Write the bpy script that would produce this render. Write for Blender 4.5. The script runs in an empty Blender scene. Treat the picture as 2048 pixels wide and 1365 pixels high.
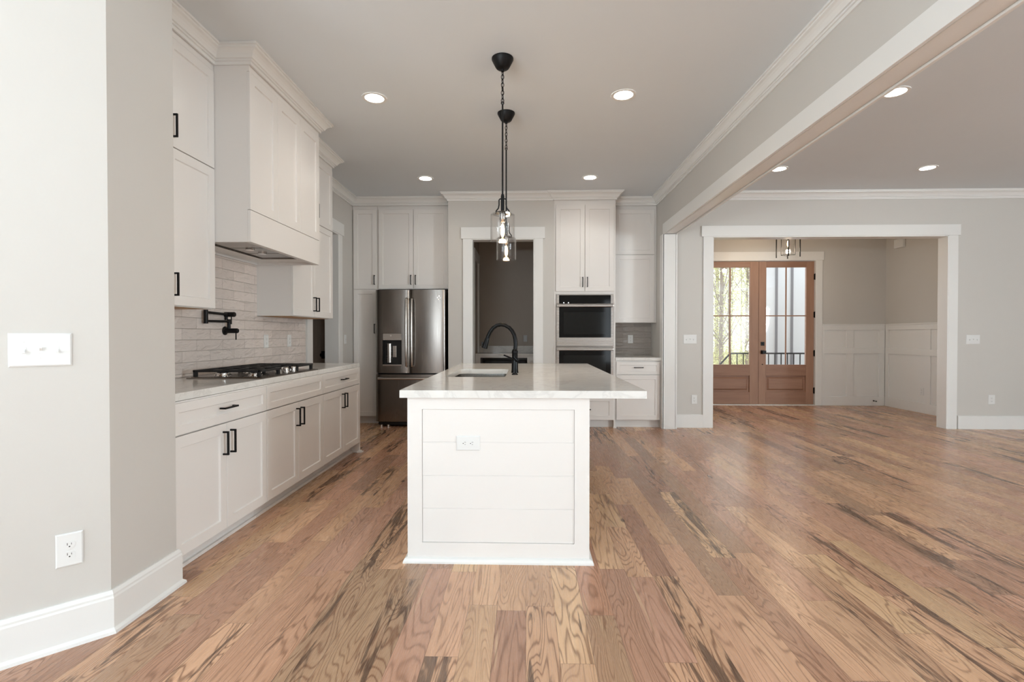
import bpy, bmesh, math, random
from mathutils import Vector, Matrix
random.seed(7)
PI = math.pi
S = bpy.context.scene
COL = S.collection

# ------------------------------------------------------------------ camera, world, daylight and fill lights, exposure
cam_d = bpy.data.cameras.new('camera'); cam = bpy.data.objects.new('camera', cam_d); COL.objects.link(cam)
cam_d.sensor_fit = 'HORIZONTAL'; cam_d.sensor_width = 36.0; cam_d.lens = 36.0*1000/2048
cam_d.clip_start = 0.05; cam_d.clip_end = 200
yaw = math.atan(28/1000); pit = math.atan(11.5/math.hypot(1000, 28))
cam.location = (0, 0, 1.21); cam.rotation_euler = (PI/2-pit, 0, yaw)
S.camera = cam
S.view_settings.view_transform = 'Standard'; S.view_settings.look = 'None'
S.view_settings.gamma = 1; S.view_settings.use_curve_mapping = False
S.view_settings.exposure = 0.38

w = bpy.data.worlds.new('sky'); S.world = w; w.use_nodes = True
bg = w.node_tree.nodes['Background']; bg.inputs[0].default_value = (0.88, 0.94, 1.0, 1); bg.inputs[1].default_value = 1.8

def area(name, loc, rot, sx, sy, power, col):
    d = bpy.data.lights.new(name, 'AREA'); d.shape = 'RECTANGLE'; d.size = sx; d.size_y = sy
    d.energy = power; d.color = col
    o = bpy.data.objects.new(name, d); COL.objects.link(o); o.location = loc; o.rotation_euler = rot
    return o
DAY = (0.80, 0.925, 1.0)
# area lights at unseen openings behind and beside the camera: daylight plus added fill
area('rear_ceiling_uplight', (-2.1, -3.60, 1.35), (PI/2+1.40, 0, 0), 1.7, .9, 225, DAY)  # added uplight, aimed almost straight up to brighten the ceiling
area('daylight_rear_door', (2.85, -3.62, 1.35), (PI/2+.10, 0, 0), .55, 2.1, 7, DAY)
area('living_ceiling_uplight', (5.8, -3.60, 1.35), (PI/2+1.40, 0, 0), 1.5, .9, 75, DAY)  # second added uplight, for the living room ceiling
area('daylight_left_window', (-3.50, -1.7, 1.35), (0, -PI/2-.55, 0), 2.1, 2.4, 88, DAY)
area('side_fill_light', (9.42, -2.85, 1.45), (0, PI/2+.3, 0), 1.8, 1.25, 310, DAY)  # added fill from an unseen opening, brightens the left cabinet fronts

# ------------------------------------------------------------------ material helpers
def c4(c): return (c[0], c[1], c[2], 1)
def srgb(r, g, b):
    f = lambda v: (v/255/12.92) if v/255 <= .04045 else ((v/255+.055)/1.055)**2.4
    return (f(r), f(g), f(b))
class NT:
    def __init__(s, name):
        s.m = bpy.data.materials.new(name); s.m.use_nodes = True; s.t = s.m.node_tree
        s.b = s.t.nodes['Principled BSDF']; s.out = s.t.nodes['Material Output']
    def n(s, t, **k):
        o = s.t.nodes.new(t)
        for a, v in k.items(): setattr(o, a, v)
        return o
    def l(s, a, b): s.t.links.new(a, b)
    def put(s, sock, v):
        if isinstance(v, bpy.types.NodeSocket): s.l(v, sock)
        else: sock.default_value = v
    def m_(s, op, a, b=0.0, c=0.0, clamp=False):
        o = s.n('ShaderNodeMath', operation=op, use_clamp=clamp)
        s.put(o.inputs[0], a); s.put(o.inputs[1], b)
        if op in ('MULTIPLY_ADD', 'WRAP', 'SMOOTH_MIN', 'COMPARE'): s.put(o.inputs[2], c)
        return o.outputs[0]
    def vec(s, x, y, z=0.0):
        o = s.n('ShaderNodeCombineXYZ'); s.put(o.inputs[0], x); s.put(o.inputs[1], y); s.put(o.inputs[2], z); return o.outputs[0]
    def noise(s, v, scale=1.0, detail=2.0, rough=.5, dist=0.0):
        o = s.n('ShaderNodeTexNoise'); s.l(v, o.inputs['Vector']); o.inputs['Scale'].default_value = scale
        o.inputs['Detail'].default_value = detail; o.inputs['Roughness'].default_value = rough; o.inputs['Distortion'].default_value = dist
        return o.outputs['Fac']
    def mix(s, fac, a, b, mode='MIX'):
        o = s.n('ShaderNodeMix', data_type='RGBA', blend_type=mode)
        s.put(o.inputs[0], fac); s.put(o.inputs[6], a); s.put(o.inputs[7], b); return o.outputs[2]
    def ramp(s, v, stops, interp='LINEAR'):
        o = s.n('ShaderNodeValToRGB'); s.l(v, o.inputs[0]); cr = o.color_ramp; cr.interpolation = interp
        while len(cr.elements) < len(stops): cr.elements.new(.5)
        for e, (p, c) in zip(cr.elements, stops): e.position = p; e.color = c4(c) if len(c) == 3 else c
        return o.outputs[0]
    def rng(s, v, a, b, c=0.0, d=1.0):
        o = s.n('ShaderNodeMapRange'); s.put(o.inputs[0], v); o.inputs[1].default_value = a; o.inputs[2].default_value = b
        o.inputs[3].default_value = c; o.inputs[4].default_value = d; return o.outputs[0]
    def bump(s, h, strength=.2, dist=.01):
        o = s.n('ShaderNodeBump'); s.put(o.inputs['Height'], h); o.inputs['Strength'].default_value = strength
        o.inputs['Distance'].default_value = dist; s.l(o.outputs[0], s.b.inputs['Normal']); return o
    def obj(s): return s.n('ShaderNodeTexCoord').outputs['Object']
    def set(s, **k):
        for a, v in k.items(): s.put(s.b.inputs[a.replace('_', ' ')], v)

def paint(name, col, rough=.5, bump=.03, scale=260, spec=.5, var=.02):
    m = NT(name); P = m.obj()
    nz = m.noise(P, 1.3, 3)
    hi = tuple(min(1, c*(1+var)) for c in col); lo = tuple(c*(1-var) for c in col)
    m.set(Base_Color=m.mix(nz, c4(lo), c4(hi)), Roughness=rough, Specular_IOR_Level=spec)
    m.bump(m.noise(P, scale, 2), bump, .002)
    return m.m
def metal(name, col, rough, brushed=0, axis='z', coat=0):
    m = NT(name); P = m.obj()
    mp = m.n('ShaderNodeMapping'); m.l(P, mp.inputs[0])
    mp.inputs['Scale'].default_value = (2, 2, 400) if axis == 'z' else (400, 400, 2)
    nz = m.noise(mp.outputs[0], 1.0, 3)
    m.set(Base_Color=c4(col), Metallic=1.0, Roughness=m.rng(nz, .3, .7, rough*.8, rough*1.2))
    if brushed: m.bump(nz, brushed, .001)
    return m.m

M = {}
M['wall'] = paint('greige_wall_paint', srgb(209, 205, 199), .6, .06, 300)
M['ceil'] = paint('ceiling_paint', srgb(228, 234, 238), .8, .08, 220)
M['trim'] = paint('white_trim_paint', srgb(236, 235, 232), .35, .01, 150)
M['cab'] = paint('white_cabinet_paint', srgb(236, 232, 228), .32, .01, 150)
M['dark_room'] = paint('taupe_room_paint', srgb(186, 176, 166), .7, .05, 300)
M['plastic'] = paint('white_plastic', srgb(232, 232, 230), .3, .0, 100)
M['slot'] = paint('outlet_slot_black', (.02, .02, .02), .6, 0)
M['black'] = paint('matte_black_metal', (.007, .007, .0075), .42, .02, 500, .22)
M['black_gloss'] = paint('black_faucet_finish', (.004, .004, .0045), .25, 0, 100, .18)
M['iron'] = paint('cast_iron', (.012, .012, .013), .55, .15, 400)
M['steel'] = metal('brushed_steel', (.62, .59, .56), .24, .04)
M['steel_dark'] = metal('dark_brushed_steel', (.27, .245, .225), .23, .04, 'xy')
M['steel_sink'] = metal('sink_steel', (.50, .49, .47), .22, .03)
M['fridge_side'] = paint('fridge_black_side', (.006, .006, .006), .5, .02)
M['steel_oven'] = metal('oven_steel', (.40, .37, .345), .27, .04)
M['chrome'] = metal('chrome', (.8, .78, .76), .1)
M['black_glass'] = paint('black_oven_glass', (.004, .004, .004), .06, 0, 100, .22)
M['window_glass_dark'] = paint('dark_window_glass', (.010, .0105, .010), .08, 0, 100, .25)
M['underside'] = paint('cabinet_underside_wood', srgb(190, 150, 110), .6, .05)
M['foil'] = paint('clear_wrap_plastic', (.6, .62, .64), .2, .4, 60)

def emis(name, col, st):
    m = NT(name); m.set(Base_Color=c4(col), Emission_Color=c4(col), Emission_Strength=st); return m.m
M['lamp'] = emis('downlight_lens', (1, .93, .84), 14)
M['filament'] = emis('bulb_filament', (1, .62, .28), 30)
M['icon'] = emis('lit_icon', (.9, .95, 1), 3)

def glass(name, tint=(1, 1, 1), ior=1.45):
    m = NT(name)
    tr = m.n('ShaderNodeBsdfTransparent'); tr.inputs[0].default_value = c4(tint)
    gl = m.n('ShaderNodeBsdfGlossy'); gl.inputs['Roughness'].default_value = .02
    lw_ = m.n('ShaderNodeLayerWeight'); lw_.inputs[0].default_value = .5
    fr = m.m_('MULTIPLY_ADD', m.m_('POWER', lw_.outputs['Facing'], 4.0), .85, .03)
    mx = m.n('ShaderNodeMixShader'); m.l(fr, mx.inputs[0]); m.l(tr.outputs[0], mx.inputs[1]); m.l(gl.outputs[0], mx.inputs[2])
    m.l(mx.outputs[0], m.out.inputs[0]); return m.m
M['glass'] = glass('clear_glass')
M['shade_glass'] = glass('pendant_glass', (.97, .965, .96), 1.5)

def quartz():
    m = NT('white_quartz'); P = m.obj()
    n1 = m.noise(P, 2.2, 6, .6, 1.5)
    vein = m.rng(m.m_('ABSOLUTE', m.m_('SUBTRACT', n1, .5)), 0, .03, 1, 0)
    cl = m.noise(P, 5, 4, .6)
    base = m.mix(cl, c4(srgb(222, 219, 214)), c4(srgb(238, 236, 232)))
    m.set(Base_Color=m.mix(m.m_('MULTIPLY', vein, .25), base, c4(srgb(180, 176, 172))), Roughness=.13)
    return m.m
M['quartz'] = quartz()

def floor_mat():
    m = NT('oak_plank_floor'); P = m.obj()
    sp = m.n('ShaderNodeSeparateXYZ'); m.l(P, sp.inputs[0]); x, y = sp.outputs[0], sp.outputs[1]
    W = .127
    xs = m.m_('DIVIDE', x, W); xi = m.m_('FLOOR', xs); xf = m.m_('FRACT', xs)
    wn = m.n('ShaderNodeTexWhiteNoise', noise_dimensions='1D'); m.l(xi, wn.inputs['W']); r1 = wn.outputs['Value']
    L = m.m_('MULTIPLY_ADD', r1, .75, .65)
    yy = m.m_('ADD', m.m_('DIVIDE', y, L), m.m_('MULTIPLY', r1, 37.7))
    yi = m.m_('FLOOR', yy); yf = m.m_('FRACT', yy)
    w2 = m.n('ShaderNodeTexWhiteNoise', noise_dimensions='2D'); m.l(m.vec(xi, yi), w2.inputs['Vector'])
    sc = m.n('ShaderNodeSeparateColor'); m.l(w2.outputs['Color'], sc.inputs[0]); ra, rb, rc = sc.outputs
    base = m.ramp(ra, [(0, srgb(214, 176, 142)), (.18, srgb(230, 192, 154)), (.36, srgb(218, 178, 146)), (.52, srgb(236, 202, 160)),
                       (.66, srgb(198, 158, 130)), (.8, srgb(216, 174, 148)), (.92, srgb(186, 150, 126)), (1, srgb(202, 158, 130))])
    # cathedral grain: contour lines of a stretched noise field, different on each plank
    gv = m.vec(m.m_('MULTIPLY_ADD', x, 7.5, m.m_('MULTIPLY', ra, 91)), m.m_('MULTIPLY_ADD', y, .85, m.m_('MULTIPLY', rb, 57)), m.m_('MULTIPLY', rc, 20))
    n1 = m.noise(gv, 1.0, 2.2, .45, .35)
    k = m.m_('MULTIPLY_ADD', rb, 55, 38)
    ring = m.m_('SINE', m.m_('MULTIPLY', n1, m.m_('MULTIPLY', k, 2.6)))
    ring = m.m_('POWER', m.rng(ring, -1, 1), 5.0)
    fv = m.vec(m.m_('MULTIPLY', x, 260), m.m_('MULTIPLY_ADD', y, 7, m.m_('MULTIPLY', ra, 40)), rb)
    fib = m.noise(fv, 1.0, 3, .6)
    sv = m.vec(m.m_('MULTIPLY_ADD', x, 20, m.m_('MULTIPLY', rb, 77)), m.m_('MULTIPLY_ADD', y, 1.9, m.m_('MULTIPLY', rc, 33)), ra)
    st = m.noise(sv, 1.0, 4, .62, .6)
    bold = m.rng(rc, .55, 1.0, .0, .18)
    mineral = m.m_('MULTIPLY', m.rng(m.m_('ADD', st, bold), .66, .73), m.rng(rc, .35, .6))
    soft = m.rng(m.noise(m.vec(m.m_('MULTIPLY_ADD', x, 10, m.m_('MULTIPLY', rc, 47)), m.m_('MULTIPLY_ADD', y, 1.3, m.m_('MULTIPLY', ra, 23)), rb), 1.0, 3), .3, .75)
    grey = m.rng(rb, .80, .90)
    wv = m.n('ShaderNodeTexWhiteNoise', noise_dimensions='2D'); m.l(m.vec(yi, xi), wv.inputs['Vector'])
    hsv = m.n('ShaderNodeHueSaturation'); m.l(base, hsv.inputs['Color']); hsv.inputs['Saturation'].default_value = 1.06; hsv.inputs['Hue'].default_value = .494
    m.l(m.m_('MULTIPLY_ADD', m.m_('POWER', wv.outputs['Value'], 1.6), -.28, 1.12), hsv.inputs['Value'])
    col = m.mix(m.m_('MULTIPLY', grey, .55), hsv.outputs[0], c4(srgb(146, 122, 102)))
    pale = m.rng(m.noise(m.vec(m.m_('MULTIPLY_ADD', x, 30, m.m_('MULTIPLY', ra, 61)), m.m_('MULTIPLY_ADD', y, 1.4, m.m_('MULTIPLY', rb, 19)), rc), 1.0, 2), .66, .74)
    col = m.mix(m.m_('MULTIPLY', pale, .45), col, c4(srgb(240, 210, 170)))
    col = m.mix(m.m_('MULTIPLY', soft, .45), col, c4(srgb(176, 132, 102)))
    col = m.mix(m.m_('MULTIPLY', ring, m.m_('MULTIPLY_ADD', rc, .4, .38)), col, c4(srgb(120, 80, 56)))
    col = m.mix(m.m_('MULTIPLY', m.rng(fib, .45, .8), .30), col, c4(srgb(112, 78, 56)))
    col = m.mix(m.m_('MULTIPLY', mineral, .8), col, c4(srgb(84, 62, 48)))
    vo = m.n('ShaderNodeTexVoronoi'); m.l(m.vec(m.m_('MULTIPLY', x, 4.2), m.m_('MULTIPLY', y, 1.9)), vo.inputs['Vector']); vo.inputs['Scale'].default_value = 1
    vo.inputs['Randomness'].default_value = 1
    ks = m.n('ShaderNodeSeparateColor'); m.l(vo.outputs['Color'], ks.inputs[0])
    knot = m.m_('MULTIPLY', m.rng(vo.outputs['Distance'], .035, .085, 1, 0), m.m_('GREATER_THAN', ks.outputs[0], .55))
    col = m.mix(m.m_('MULTIPLY', knot, .8), col, c4(srgb(62, 38, 26)))
    ex = m.m_('MULTIPLY', m.m_('MINIMUM', xf, m.m_('SUBTRACT', 1.0, xf)), W)
    ey = m.m_('MULTIPLY', m.m_('MINIMUM', yf, m.m_('SUBTRACT', 1.0, yf)), L)
    e = m.m_('MINIMUM', ex, ey)
    seam = m.rng(e, .0004, .0013, 1, 0)
    col = m.mix(m.m_('MULTIPLY', seam, .55), col, c4(srgb(70, 44, 30)))
    m.set(Base_Color=col, Roughness=m.rng(fib, .3, .8, .22, .34), Specular_IOR_Level=.5)
    h = m.m_('SUBTRACT', m.m_('MULTIPLY', fib, .15), m.m_('ADD', seam, m.m_('MULTIPLY', ring, .12)))
    m.bump(h, .25, .0015)
    return m.m
M['floor'] = floor_mat()

def tile(name, col, ax, mort, wave=.5, rough=.12):
    m = NT(name); P = m.obj(); sp = m.n('ShaderNodeSeparateXYZ'); m.l(P, sp.inputs[0])
    u = sp.outputs[ax]; v = sp.outputs[2]
    uv = m.vec(u, v, 0.0)
    br = m.n('ShaderNodeTexBrick'); m.l(uv, br.inputs['Vector'])
    br.inputs['Scale'].default_value = 1; br.inputs['Brick Width'].default_value = .305; br.inputs['Row Height'].default_value = .0785
    br.inputs['Mortar Size'].default_value = .0016; br.inputs['Mortar Smooth'].default_value = .3; br.inputs['Bias'].default_value = 0
    br.inputs['Color1'].default_value = c4([c*.93 for c in col]); br.inputs['Color2'].default_value = c4([min(1, c*1.07) for c in col]); br.inputs['Mortar'].default_value = c4(mort)
    # each tile gets its own hand-made ripple
    ti = m.m_('FLOOR', m.m_('DIVIDE', v, .0785)); tj = m.m_('FLOOR', m.m_('DIVIDE', m.m_('ADD', u, m.m_('MULTIPLY', m.m_('FLOORED_MODULO', ti, 2.0), .1525)), .305))
    wn = m.n('ShaderNodeTexWhiteNoise', noise_dimensions='2D'); m.l(m.vec(ti, tj), wn.inputs['Vector']); r = wn.outputs['Value']
    nz = m.noise(m.vec(m.m_('MULTIPLY', u, 6.5), m.m_('MULTIPLY', v, 17), m.m_('MULTIPLY', r, 50)), 1.0, 2.5, .5, 1.2)
    h = m.m_('SUBTRACT', m.m_('MULTIPLY', nz, wave), m.m_('MULTIPLY', br.outputs['Fac'], .25))
    m.bump(h, 1.0, .03)
    m.set(Base_Color=br.outputs['Color'], Roughness=m.m_('MULTIPLY_ADD', br.outputs['Fac'], .5, rough))
    return m.m
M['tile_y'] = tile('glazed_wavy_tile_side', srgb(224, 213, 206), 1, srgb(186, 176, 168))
M['tile_x_shaded'] = tile('glazed_wavy_tile_back_shaded', srgb(168, 160, 153), 0, srgb(178, 170, 162))  # same tile as the side wall, darkened: its shade is in the colour

def wood(name, c1, c2, vertical=True):
    m = NT(name); P = m.obj(); sp = m.n('ShaderNodeSeparateXYZ'); m.l(P, sp.inputs[0]); x, y, z = sp.outputs
    a, b = (x, z) if vertical else (z, x)
    n1 = m.noise(m.vec(m.m_('MULTIPLY', a, 16), m.m_('MULTIPLY', b, 1.5), y), 1.0, 4, .6, .4)
    f = m.noise(m.vec(m.m_('MULTIPLY', a, 300), m.m_('MULTIPLY', b, 9), y), 1.0, 3)
    col = m.mix(n1, c4(c1), c4(c2)); col = m.mix(m.m_('MULTIPLY', f, .3), col, c4([c*.5 for c in c2]))
    m.set(Base_Color=col, Roughness=.5); m.bump(f, .1, .001); return m.m
M['door_v'] = wood('mahogany_vertical', srgb(190, 150, 124), srgb(154, 114, 92), True)
M['door_h'] = wood('mahogany_horizontal', srgb(184, 142, 116), srgb(138, 98, 78), False)
M['bark'] = paint('tree_bark', srgb(150, 138, 126), .9, .5, 20, .2, .2)
M['leaf'] = paint('spring_leaf', srgb(214, 214, 160), .7, 0, 20, .2, .2)
M['leaf2'] = paint('olive_leaf', srgb(196, 198, 146), .7, 0, 20, .2, .2)
M['ground'] = paint('leafy_ground', srgb(150, 140, 110), .95, .5, 12, .1, .25)
M['concrete'] = paint('porch_concrete', srgb(190, 188, 184), .85, .2, 80, .3, .06)
M['siding'] = paint('white_siding', srgb(228, 230, 230), .6, .02, 80)
M['siding_line'] = paint('grey_batten', srgb(138, 136, 138), .6, .02, 80)

# ------------------------------------------------------------------ mesh builder
def chain_matrix(o):
    m = Matrix.Identity(4)
    while o:
        m = o.matrix_basis @ m; o = o.parent
    return m
class MB:
    def __init__(s): s.bm = bmesh.new()
    def face(s, pts):
        vs = [s.bm.verts.new(p) for p in pts]; return s.bm.faces.new(vs)
    def box(s, x0, x1, y0, y1, z0, z1):
        v = [s.bm.verts.new((x, y, z)) for z in (z0, z1) for (x, y) in ((x0, y0), (x1, y0), (x1, y1), (x0, y1))]
        for f in ((0, 3, 2, 1), (4, 5, 6, 7), (0, 1, 5, 4), (1, 2, 6, 5), (2, 3, 7, 6), (3, 0, 4, 7)): s.bm.faces.new([v[i] for i in f])
        return s
    def prism(s, pts, z0, z1):
        a = [s.bm.verts.new((x, y, z0)) for x, y in pts]; b = [s.bm.verts.new((x, y, z1)) for x, y in pts]
        n = len(pts); s.bm.faces.new(a[::-1]); s.bm.faces.new(b)
        for i in range(n): s.bm.faces.new([a[i], a[(i+1) % n], b[(i+1) % n], b[i]])
        return s
    def rings(s, rings, cap=(True, True), closed=True):
        R = [[s.bm.verts.new(p) for p in r] for r in rings]; n = len(R[0])
        for a, b in zip(R, R[1:]):
            for i in range(n if closed else n-1): s.bm.faces.new([a[i], a[(i+1) % n], b[(i+1) % n], b[i]])
        if cap[0]: s.bm.faces.new(R[0][::-1])
        if cap[1]: s.bm.faces.new(R[-1])
        return s
    def tube(s, pts, r, n=10, cap=True):
        P = [Vector(p) for p in pts]; rr = r if isinstance(r, (list, tuple)) else [r]*len(P)
        up = None; rings = []
        for i, p in enumerate(P):
            t = (P[min(i+1, len(P)-1)]-P[max(i-1, 0)]).normalized()
            if up is None: up = Vector((0, 0, 1)) if abs(t.z) < .9 else Vector((1, 0, 0))
            u = t.cross(up).normalized(); v = t.cross(u).normalized(); up = -v if False else u.cross(t)
            rings.append([p+(u*math.cos(a)+v*math.sin(a))*rr[i] for a in [2*PI*k/n for k in range(n)]])
        return s.rings(rings, (cap, cap))
    def loop_tube(s, pts, r, n=6):
        P = [Vector(p) for p in pts]; N = len(P); R = []
        for i, p in enumerate(P):
            t = (P[(i+1) % N]-P[i-1]).normalized(); c = sum(P, Vector())/N
            v = (p-c); v = (v-t*v.dot(t)).normalized(); u = t.cross(v)
            R.append([s.bm.verts.new(p+(u*math.cos(a)+v*math.sin(a))*r) for a in [2*PI*k/n for k in range(n)]])
        for i in range(N):
            a, b = R[i], R[(i+1) % N]
            for k in range(n): s.bm.faces.new([a[k], a[(k+1) % n], b[(k+1) % n], b[k]])
        return s
    def lathe(s, prof, c=(0, 0, 0), n=24, axis='z', cap=(True, True)):
        rings = []
        for r, h in prof:
            ring = []
            for k in range(n):
                a = 2*PI*k/n; u, v = r*math.cos(a), r*math.sin(a)
                p = (u, v, h) if axis == 'z' else ((h, u, v) if axis == 'x' else (v, h, u))
                ring.append((c[0]+p[0], c[1]+p[1], c[2]+p[2]))
            rings.append(ring)
        return s.rings(rings, cap)
    def sweep(s, prof, path, z, closed=False):
        """prof: (outward, z offset) pairs, outward = right of the walking direction"""
        n = len(path); rings = []
        for i in range(n):
            p = Vector(path[i]).to_2d()
            d0 = (p-Vector(path[i-1])).normalized() if i else None
            d1 = (Vector(path[i+1])-p).normalized() if i < n-1 else None
            if d0 is None: d0 = d1
            if d1 is None: d1 = d0
            n0 = Vector((d0.y, -d0.x)); n1 = Vector((d1.y, -d1.x))
            mm = (n0+n1); mm = mm/(mm.dot(n0)) if mm.length > 1e-6 else n0
            rings.append([(p.x+mm.x*o, p.y+mm.y*o, z+h) for o, h in prof])
        return s.rings(rings)
    def shaker(s, x0, x1, z0, z1, yb=0.0, t=.02, rail=.057, rec=.009, lip=.004, rails=None):
        """five-piece door facing -y, back at yb"""
        f = yb-t; rl = rails or rail
        o = [(x0, z0), (x1, z0), (x1, z1), (x0, z1)]
        a = [(x0+rl, z0+rail), (x1-rl, z0+rail), (x1-rl, z1-rail), (x0+rl, z1-rail)]
        b = [(x0+rl+lip, z0+rail+lip), (x1-rl-lip, z0+rail+lip), (x1-rl-lip, z1-rail-lip), (x0+rl+lip, z1-rail-lip)]
        e = .0015
        oe = [(x0+e, z0+e), (x1-e, z0+e), (x1-e, z1-e), (x0+e, z1-e)]
        s.rings([[(x, yb, z) for x, z in o], [(x, f+e, z) for x, z in o], [(x, f, z) for x, z in oe], [(x, f, z) for x, z in a], [(x, f+rec, z) for x, z in b]])
        return s
    def pull(s, cx, cz, L, vert, y0):
        w = .005; so = .030
        if vert:
            for sg in (-1, 1): s.box(cx-w, cx+w, y0-so, y0+.001, cz+sg*(L/2-w)-w, cz+sg*(L/2-w)+w)
            s.box(cx-w, cx+w, y0-so-.004, y0-so+.006, cz-L/2, cz+L/2)
        else:
            for sg in (-1, 1): s.box(cx+sg*(L/2-w)-w, cx+sg*(L/2-w)+w, y0-so, y0+.001, cz-w, cz+w)
            s.box(cx-L/2, cx+L/2, y0-so-.004, y0-so+.006, cz-w, cz+w)
        return s
    def build(s, name, mat, parent=None, bevel=0, smooth=False, world=False, origin=False, seg=2):
        bm = s.bm
        bmesh.ops.recalc_face_normals(bm, faces=bm.faces)
        loc = None
        if world and parent: bmesh.ops.transform(bm, matrix=chain_matrix(parent).inverted(), verts=bm.verts)
        if origin:
            xs = [v.co for v in bm.verts]
            loc = Vector(((min(v.x for v in xs)+max(v.x for v in xs))/2, (min(v.y for v in xs)+max(v.y for v in xs))/2, min(v.z for v in xs)))
            bmesh.ops.translate(bm, vec=-loc, verts=bm.verts)
        me = bpy.data.meshes.new(name); bm.to_mesh(me); bm.free()
        if isinstance(mat, (list, tuple)):
            for m in mat: me.materials.append(m)
        else: me.materials.append(mat)
        o = bpy.data.objects.new(name, me); COL.objects.link(o)
        if loc: o.location = loc
        if parent: o.parent = parent
        if smooth:
            for p in me.polygons: p.use_smooth = True
            me.set_sharp_from_angle(angle=math.radians(38))
        if bevel:
            b = o.modifiers.new('bevel', 'BEVEL'); b.width = bevel; b.segments = seg; b.limit_method = 'ANGLE'; b.angle_limit = math.radians(40)
        return o
def struct(name, mb, mat, parent=None, **k):
    o = mb.build(name, mat, parent, **k)
    if not parent: o['kind'] = 'structure'
    return o
def thing(name, label, cat, loc=(0, 0, 0), rz=0, group=None):
    o = bpy.data.objects.new(name, None); COL.objects.link(o); o.empty_display_size = .1
    o.location = loc; o.rotation_euler = (0, 0, rz); o['label'] = label; o['category'] = cat
    if group: o['group'] = group
    return o
def tag(o, label, cat, group=None):
    o['label'] = label; o['category'] = cat
    if group: o['group'] = group
    return o
def copy_tree(o, parent=None):
    c = o.copy(); COL.objects.link(c)
    if parent: c.parent = parent
    for ch in list(o.children): copy_tree(ch, c)
    return c

H = 3.07           # ceiling
XW = -2.36         # kitchen left wall face
# ------------------------------------------------------------------ floor, ceiling, walls
struct('floor', MB().box(-4.6, 9.6, -3.75, 8.80, -.06, 0), M['floor'])
struct('ceiling', MB().box(-4.6, 9.6, -3.75, 8.95, H, H+.1), M['ceil'])
# near left: 45 degree wall and the stub that ends at the cabinets
a45 = Vector((-1, -1)).normalized()
cA = Vector((-1.69, 1.98)); cB = cA+a45*2.6
struct('wall_near_left', MB().prism([(cA.x, cA.y), (cA.x, 2.36), (-2.50, 2.36), (-2.50, 2.20), (-1.95, 2.10), (cB.x-.085, cB.y+.085), (cB.x, cB.y)], 0, H), M['wall'])
struct('wall_rear_left', MB().box(cB.x-.12, cB.x, -3.6, -2.9, 0, H).box(cB.x-.12, cB.x, -.5, cB.y+.05, 0, H).box(cB.x-.12, cB.x, -2.9, -.5, 0, .28).box(cB.x-.12, cB.x, -2.9, -.5, 2.42, H), M['wall'])
# left kitchen wall with its doorway
lw = MB().box(-2.50, XW, 2.362, 5.42, 0, H).box(-2.50, XW, 6.21, 7.26, 0, H).box(-2.50, XW, 5.42, 6.21, 2.48, H)
struct('wall_left', lw, M['wall'])
# kitchen back wall and the bumped-out pantry front
struct('wall_kitchen_back', MB().box(-2.36, -1.02, 7.14, 7.26, 0, H).box(.365, 1.77, 7.14, 7.26, 0, H), M['wall'])
struct('wall_pantry_front', MB().box(-1.02, -.712, 6.54, 6.66, 0, H).box(.11, .365, 6.54, 6.66, 0, H).box(-.712, .11, 6.54, 6.66, 2.47, H)
       .box(-1.02, -.90, 6.66, 8.62, 0, H).box(.30, .365, 6.66, 8.62, 0, H), M['wall'])
struct('wall_pantry_inside', MB().box(-.899, -.80, 6.661, 8.50, 0, 2.95).box(.20, .299, 6.661, 8.50, 0, 2.95).box(-.899, .299, 8.50, 8.60, 0, 2.95).box(-.899, .299, 6.661, 8.60, 2.95, 3.06), M['dark_room'])
# wall between kitchen and living, beam above the wide opening
struct('wall_right', MB().box(1.77, 1.92, 6.50, 7.26, 0, H), M['wall'])
struct('wall_beam', MB().box(1.77, 1.92, -3.6, 6.50, 2.522, H), M['wall'])
bt = MB().box(1.75, 1.77, -3.6, 6.475, 2.504, 2.635).box(1.92, 1.94, -3.6, 6.475, 2.504, 2.635)
bt.box(1.7705, 1.9195, -3.6, 6.475, 2.5175, 2.5215).box(1.784, 1.906, -3.6, 6.47, 2.512, 2.5178)
struct('trim_1', bt, M['trim'], bevel=.002)
struct('trim_2', MB().box(1.757, 1.918, 6.475, 6.4995, 0, 2.508).box(1.7505, 1.769, 6.475, 6.60, 0, 2.508).box(1.921, 1.94, 6.475, 6.598, 0, 2.508), M['trim'], bevel=.002)
# living back wall with cased opening to foyer
YL = 6.60
struct('wall_living_back', MB().box(1.921, 2.425, YL, YL+.12, 0, H).box(5.44, 9.5, YL, YL+.12, 0, H).box(2.425, 5.44, YL, YL+.12, 2.495, H), M['wall'])
struct('wall_living_right', MB().box(9.5, 9.6, -3.6, -3.48, 0, H).box(9.5, 9.6, -2.22, 6.7, 0, H).box(9.5, 9.6, -3.48, -2.22, 0, .55).box(9.5, 9.6, -3.48, -2.22, 2.35, H), M['wall'])
rear = MB()
for a, b in ((-3.7, -3.0), (-1.2, 2.55), (3.15, 5.0), (6.6, 9.6)): rear.box(a, b, -3.72, -3.6, 0, H)
for a, b in ((-3.0, -1.2), (2.55, 3.15), (5.0, 6.6)): rear.box(a, b, -3.72, -3.6, 2.42, H); rear.box(a, b, -3.72, -3.6, 0, .28)
struct('wall_rear', rear, M['wall'])
# foyer
YF = 8.76
struct('wall_foyer_back', MB().box(2.2, 3.07, YF, YF+.14, 0, H).box(4.985, 6.30, YF, YF+.14, 0, H).box(3.07, 4.985, YF, YF+.14, 2.50, H), M['wall'])
struct('wall_foyer_right', MB().box(6.17, 6.30, YL+.12, YF, 0, H), M['wall'])
struct('wall_foyer_left', MB().box(2.2, 2.32, YL+.12, YF, 0, H), M['wall'])
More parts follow.
